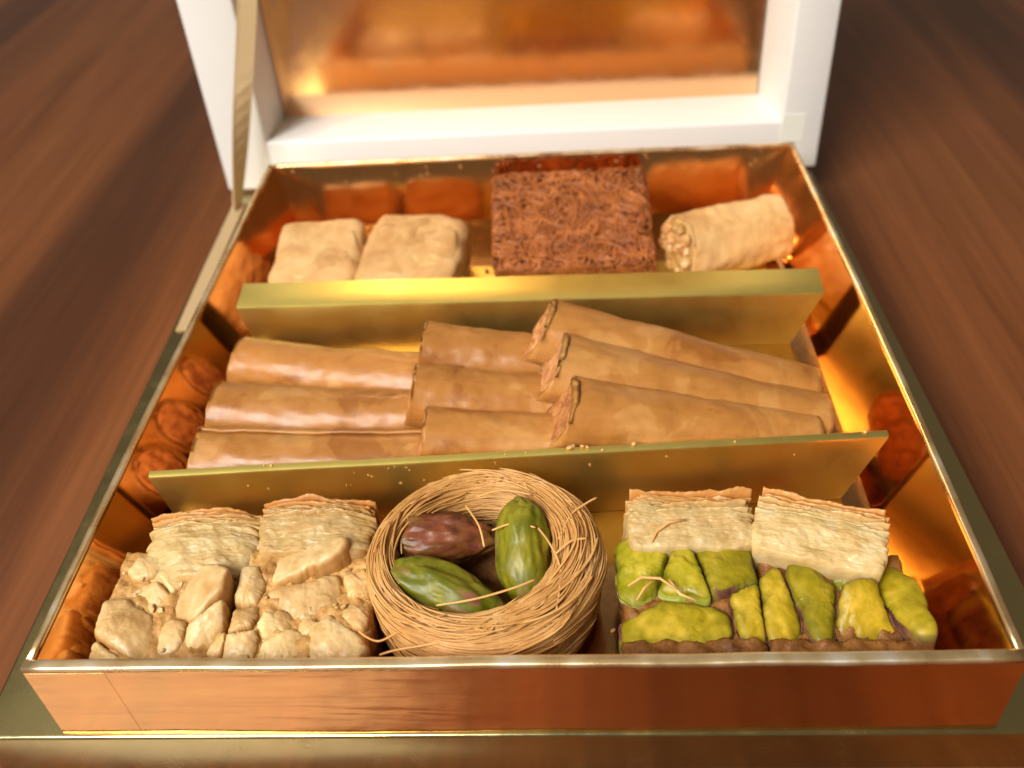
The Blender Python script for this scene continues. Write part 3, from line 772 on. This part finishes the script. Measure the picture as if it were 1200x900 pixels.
o = nut(nest, 'pistachio', M['pist_purple'], (-17.2, 39.6, 31.4), (13.2, 6.3, 5.8), rot=(10, 6, 4), amp=.18, freq=1.5, seed=3, fine=.04, ffreq=5, wr=.05, sub=5, taper=.12); o['label'] = 'purple-brown skinned pistachio'
o = nut(nest, 'pistachio', M['pist_whole'], (2.0, 33.8, 31.6), (13.6, 6.4, 6.0), rot=(0, -32, 95), amp=.14, freq=1.5, seed=8, fine=.04, ffreq=5, wr=.028, sub=5, taper=-.08); o['label'] = 'upright green pistachio with pinkish skin'
o = nut(nest, 'pistachio', M['pist_whole'], (-14.2, 22.6, 31.2), (15.0, 6.5, 6.2), rot=(0, 9, -24), amp=.15, freq=1.5, seed=13, fine=.04, ffreq=5, wr=.028, sub=5, taper=.16); o['label'] = 'green pistachio lying low in the nest'

# ------------------------------------------------------------------ rolls
def roll(name, label, A, B, ra, rb_, seam, seed, group, cat='pastry roll', turns=2.15, mat='roll', fillmat='filling', flat=.93, rough=1.15, nl=46, slant=.30):
    A, B = Vector(A), Vector(B)
    ax = (B - A); L = ax.length; ax.normalize()
    sd = Vector((0, 0, 1)).cross(ax).normalized(); up = ax.cross(sd)
    t = thing(name, label, cat, ((A.x + B.x) / 2, (A.y + B.y) / 2, FL), group)
    N_ = int(60 * turns); th = .86
    vs = []; fs = []
    bend = .8 * N(seed, 1, 2)
    for k in range(nl + 1):
        s = k / nl; R0 = ra + (rb_ - ra) * s
        cen = A + ax * (L * s) + sd * (bend * math.sin(math.pi * s)) + up * (-.5 * math.sin(math.pi * s))
        loop = []
        for side_ in (0, 1):
            rng = range(N_ + 1) if side_ == 0 else range(N_, -1, -1)
            for i in rng:
                f = i / N_; an = seam - (1 - f) * turns * 2 * math.pi
                r = R0 * (.80 + .20 * f) - (0 if side_ == 0 else th)
                r += rough * (.42 * fbm((s * L * .07, math.cos(an) * 1.1, math.sin(an) * 1.1 + seed), 3) + .18 * fbm((s * L * .35, math.cos(an) * 3.5, math.sin(an) * 3.5 + seed), 2)) * (R0 / 9.5)
                if f > .985: r += .15
                e = 0
                if k == 0: e = slant * r * math.sin(an)
                if k in (0, nl): e += (.3 * fbm((math.cos(an) * 2, math.sin(an) * 2, seed + f * 2 + k), 3) + .25 * N(i * .7, seed, k)) * (1 if k else -1)
                lp = .05 * (1 - f) * L * .2
                loop.append(cen + sd * (r * math.cos(an)) + up * (r * flat * math.sin(an)) + ax * (e + (0.25 * (1 - f) * (1 if k == 0 else -1 if k == nl else 0))))
        vs.extend(loop)
    n = 2 * (N_ + 1)
    for k in range(nl):
        for j in range(n):
            j2 = (j + 1) % n
            fs.append((k * n + j, k * n + j2, (k + 1) * n + j2, (k + 1) * n + j))
    for k in (0, nl):
        for i in range(N_):
            q = (k * n + i, k * n + i + 1, k * n + n - 2 - i, k * n + n - 1 - i)
            fs.append(q[::-1] if k == 0 else q)
    b = MB(); b.add(vs, fs); o = b.build('phyllo_sheet', M[mat], t); adopt(t, o)
    # filling
    vs = []; fs = []; ns, nr = 40, 6
    rows = []
    for e_, R0 in ((0, ra), (1, rb_)):
        for j in (range(nr + 1) if e_ == 0 else range(nr, -1, -1)):
            rf = j / nr; row = []
            for i in range(ns):
                an = 2 * math.pi * i / ns; r = R0 * .78 * rf
                off = (.05 + .7 * fbm((math.cos(an) * rf * 2.2, math.sin(an) * rf * 2.2, seed + e_ * 5), 4)) * (1 if e_ == 0 else -1)
                cen = (A if e_ == 0 else B) + ax * off
                row.append(len(vs)); vs.append(cen + sd * r * math.cos(an) + up * r * flat * math.sin(an) + ax * (slant * r * math.sin(an) if e_ == 0 else 0))
            rows.append(row)
    for a_, c_ in zip(rows[:-1], rows[1:]):
        for i in range(ns): fs.append((a_[i], a_[(i + 1) % ns], c_[(i + 1) % ns], c_[i]))
    b = MB(); b.add(vs, fs); o = b.build('nut_filling', M[fillmat], t); adopt(t, o)
    return t
RG = 'phyllo rolls in the middle row'
z0 = FL + 9.3
ROLLS = [
 ('leftmost trio roll lying against the wide-topped divider', (-87.5, 116.5, z0), (-26, 105.5, z0 + .3), 9.6, 9.0, -1.2, 1),
 ('leftmost trio roll lying between its two neighbours', (-88.5, 94.0, z0 + .3), (-25, 88.5, z0), 9.9, 9.2, -1.9, 2),
 ('leftmost trio roll half hidden by the front divider, its sheet edge peeling', (-88.5, 74.6, z0), (-25, 72.2, z0), 9.6, 9.0, 1.25, 3),
 ('middle trio roll nearest the wide-topped divider', (-29.6, 109.6, 33.6), (14, 107.0, 28.4), 9.5, 9.2, -1.4, 4),
 ('middle trio roll with ragged end, between its two neighbours', (-30.4, 89.8, 33.6), (14, 89.4, 28.0), 9.4, 9.2, -2.2, 5),
 ('middle trio roll half hidden by the front divider', (-26.0, 74.0, 32.0), (14, 74.0, 27.6), 9.0, 8.8, -1.6, 6),
 ('topmost roll of the right fan, leaning over the wide-topped divider', (5.5, 108.0, 41.2), (81.0, 93.6, 25.4), 10.3, 9.2, -1.3, 7),
 ('roll in the middle of the right fan, nutty end showing', (8.5, 91.6, 40.6), (81.5, 82.4, 25.0), 10.3, 9.0, -1.8, 8),
 ('roll of the right fan dipping behind the front divider', (11.0, 75.8, 38.6), (77.0, 75.8, 25.0), 10.3, 8.6, -2.4, 9),
]
for lb, A, B, ra, rb_, sm, sdn in ROLLS:
    roll('phyllo_roll', lb, A, B, ra * 1.03, rb_ * 1.03, sm, sdn * 3.7, RG, slant=.36 if sdn > 6 else .16)

# ------------------------------------------------------------------ back row
def square(label, c, r, rot, seed):
    t = thing('phyllo_parcel', label, 'pastry', (c[0], c[1], FL), 'folded phyllo squares in the back row')
    b = MB(); b.add(*blob(c, r, rot=rot, amp=.05, freq=1.6, seed=seed, sub=5, fine=.03, ffreq=4, sq=7)); o = b.build('pastry_body', M['square'], t); adopt(t, o)
    R = Euler([math.radians(k) for k in rot]).to_matrix()
    # folded top sheet with a visible edge
    for k, (sx, sy, ox, oy, rz) in enumerate(((.80, .62, 0.08, .10, 17), (.5, .7, -.3, -.1, -9), (.45, .4, .35, -.3, 30))):
        nx = 26; fr = []; bk = []; fs = []
        Rz = Matrix.Rotation(math.radians(rz), 3, 'Z')
        for i in range(nx + 1):
            for j in range(nx + 1):
                u, v = i / nx * 2 - 1, j / nx * 2 - 1
                x = u * r[0] * sx + .8 * N(v * 2, seed, k); y = v * r[1] * sy + .8 * N(u * 2, seed + 4, k)
                q = Rz @ Vector((x, y, 0)) + Vector((ox * r[0], oy * r[1], 0))
                ex = max(0, abs(q.x) / r[0] - .8) + max(0, abs(q.y) / r[1] - .8)
                z = r[2] * 1.0 + .1 - .45 * ((u * u) ** 3 + (v * v) ** 3) + .5 * fbm((q.x * .12, q.y * .12, seed + k), 3) - ex * ex * 40
                fr.append(R @ Vector((q.x, q.y, z)) + Vector(c)); bk.append(R @ Vector((q.x, q.y, z - .5)) + Vector(c))
        m = len(fr); I = lambda i, j: i * (nx + 1) + j
        for i in range(nx):
            for j in range(nx):
                fs.append((I(i, j), I(i + 1, j), I(i + 1, j + 1), I(i, j + 1))); fs.append((m + I(i, j), m + I(i, j + 1), m + I(i + 1, j + 1), m + I(i + 1, j)))
            for j in (0, nx):
                q = (I(i, j), m + I(i, j), m + I(i + 1, j), I(i + 1, j)); fs.append(q if j == 0 else q[::-1])
                q = (I(j, i), I(j, i + 1), m + I(j, i + 1), m + I(j, i)); fs.append(q if j == 0 else q[::-1])
        b = MB(); b.add(fr + bk, fs); o = b.build('phyllo_flap', M['square'], t); adopt(t, o)
square('pale folded phyllo square in the back corner, beside the copper wall', (-72.2, 171.0, 24.0), (15.4, 19.5, 9.2), (5, 0, 2), 3)
square('pale folded phyllo square lying between its twin and the empty gold floor', (-38.8, 170.5, 24.2), (17.2, 19.5, 9.6), (7, 2, -7), 9)

# browned shredded square
t = thing('browned_pastry_square', 'dark brown square of shredded pastry leaning in the back row', 'pastry', (16, 190, FL))
SC = Vector((16.0, 189.2, 26.0)); SR = (28.0, 22.0, 6.2); ROT = (19.5, 0, 1.5)
b = MB(); b.add(*blob(SC, SR, rot=ROT, amp=.02, freq=2, seed=4, sub=5, fine=.02, ffreq=8, sq=9)); o = b.build('pastry_body', M['brown_body'], t); adopt(t, o)
Rm = Euler([math.radians(k) for k in ROT]).to_matrix()
b = MB(); rnd = random.Random(11)
for k in range(680):
    x = rnd.uniform(-1, 1) * SR[0] * .97; y = rnd.uniform(-1, 1) * SR[1] * .97; an = rnd.uniform(0, 2 * math.pi); cv = rnd.gauss(0, .16)
    L_ = rnd.uniform(7, 22); n = 12; pts = []; zz = rnd.uniform(-.1, 1.1)
    for i in range(n + 1):
        ed = max(0, abs(x) / SR[0] - .93) + max(0, abs(y) / SR[1] - .93)
        z = SR[2] + zz + .3 * N(i * .4, k, 0) - ed * ed * 300
        pts.append(Rm @ Vector((max(-SR[0] * 1.0, min(SR[0] * 1.0, x)), max(-SR[1] * 1.0, min(SR[1] * 1.0, y)), z)) + SC)
        x += math.cos(an) * L_ / n; y += math.sin(an) * L_ / n; an += cv
    b.add(*tube(pts, rnd.uniform(.36, .56), 5))
for k in range(130):   # cut front and side faces
    x = rnd.uniform(-1, 1) * SR[0]; z = rnd.uniform(-1, 1) * SR[2]; an = rnd.choice([0, math.pi]) + rnd.gauss(0, .5); n = 6; pts = []
    for i in range(n + 1):
        pts.append(Rm @ Vector((max(-SR[0], min(SR[0], x)), -SR[1] - .1 - .2 * N(k, i * .4, 0), max(-SR[2], min(SR[2], z)))) + SC); x += math.cos(an) * 1.2; z += math.sin(an) * 1.2
    b.add(*tube(pts, .38, 5))
o = b.build('shredded_strands', M['brown_strand'], t); adopt(t, o); o['kind'] = 'stuff'

# short nut-filled roll on the right
PA, PB = Vector((52.0, 171.0, 27.9)), Vector((87.5, 183.5, 27.7)); AX = (PB - PA).normalized(); SD = Vector((-AX.y, AX.x, 0))
t = roll('nut_filled_roll', 'short thick pale roll packed with nuts, at the right of the back row', PA, PB, 12.7, 12.5, -1.6, 55.0, None, 'pastry roll', 1.15, 'square', 'cashew_body', .95, 1.9, slant=.12)
rnd = random.Random(3)
for i in range(44):
    an = rnd.uniform(0, 6.28); rr_ = 9.6 * math.sqrt(rnd.random())
    q_ = PA + AX * rnd.uniform(-1.0, .7) + SD * (rr_ * math.cos(an)) + Vector((0, 0, rr_ * .95 * math.sin(an)))
    nut(t, 'nut_piece', M[('cashew', 'cashew_body', 'cashew', 'filling')[i % 4]], q_, (rnd.uniform(1.4, 2.0), rnd.uniform(1.5, 2.6), rnd.uniform(1.5, 2.4)), rot=(rnd.uniform(0, 90), 0, 0), amp=.28, seed=i, sub=3, fine=.08)

# ------------------------------------------------------------------ crumbs and syrup specks
b = MB(); rnd = random.Random(21)
def crumb(x, y, z, r): b.add(*blob((x, y, z), (r, r * rnd.uniform(.6, 1), r * rnd.uniform(.5, .8)), rot=(0, 0, rnd.uniform(0, 180)), amp=.3, seed=rnd.uniform(0, 50), sub=2, fine=.1))
for k in range(7):
    u = rnd.random(); x = -92 + 184 * u; crumb(x, 57.4 + 8.4 * u + rnd.uniform(-.7, .7), 37.6, rnd.uniform(.25, .6))
for k in range(5):
    u = rnd.uniform(.5, .66); x = -92 + 184 * u; crumb(x, 58.0 + 8.4 * u + rnd.uniform(-.5, .6), 37.8, rnd.uniform(.5, .9))
for k in range(30): crumb(rnd.uniform(-20, 92), rnd.uniform(150, 190), FL + .7, rnd.uniform(.4, .9))
for k in range(24): crumb(rnd.uniform(20, 95), rnd.uniform(5, 50), FL + .4, rnd.uniform(.4, 1.0))
o = b.build('crumbs', M['cashew'], None); o['kind'] = 'stuff'; tag(o, 'small pale pastry crumbs scattered on the foil', 'crumbs')

b = MB(); rnd = random.Random(8)
for k in range(22):
    x = rnd.choice([rnd.gauss(-38, 6), rnd.gauss(-8, 10), rnd.uniform(-85, 85)]); r = rnd.uniform(.15, .45)
    yf = 56.2 + (x + 92.6) / 184.4 * 8.4
    b.add(*blob((x, yf - .12, rnd.uniform(30, 36.4)), (r * rnd.uniform(.7, 1.6), .18, r), amp=.3, seed=k, sub=2, fine=.1))
for k in range(24):
    x = rnd.uniform(-92, 92); r = rnd.uniform(.25, .6)
    zz_ = rnd.uniform(30, 37.5)
    b.add(*blob((x, 222.0 - (38.1 - zz_) / 23.8 * 7.0, zz_), (r, .2, r), amp=.3, seed=k, sub=2, fine=.1))
a = NT('sugar_syrup'); a.set(Base__Color=(0.85, 0.55, 0.2, 1), Roughness=.12, Transmission__Weight=.7)
o = b.build('syrup_drops', a.m, None); o['kind'] = 'stuff'; tag(o, 'dried syrup drops on the foil divider and back wall', 'syrup')
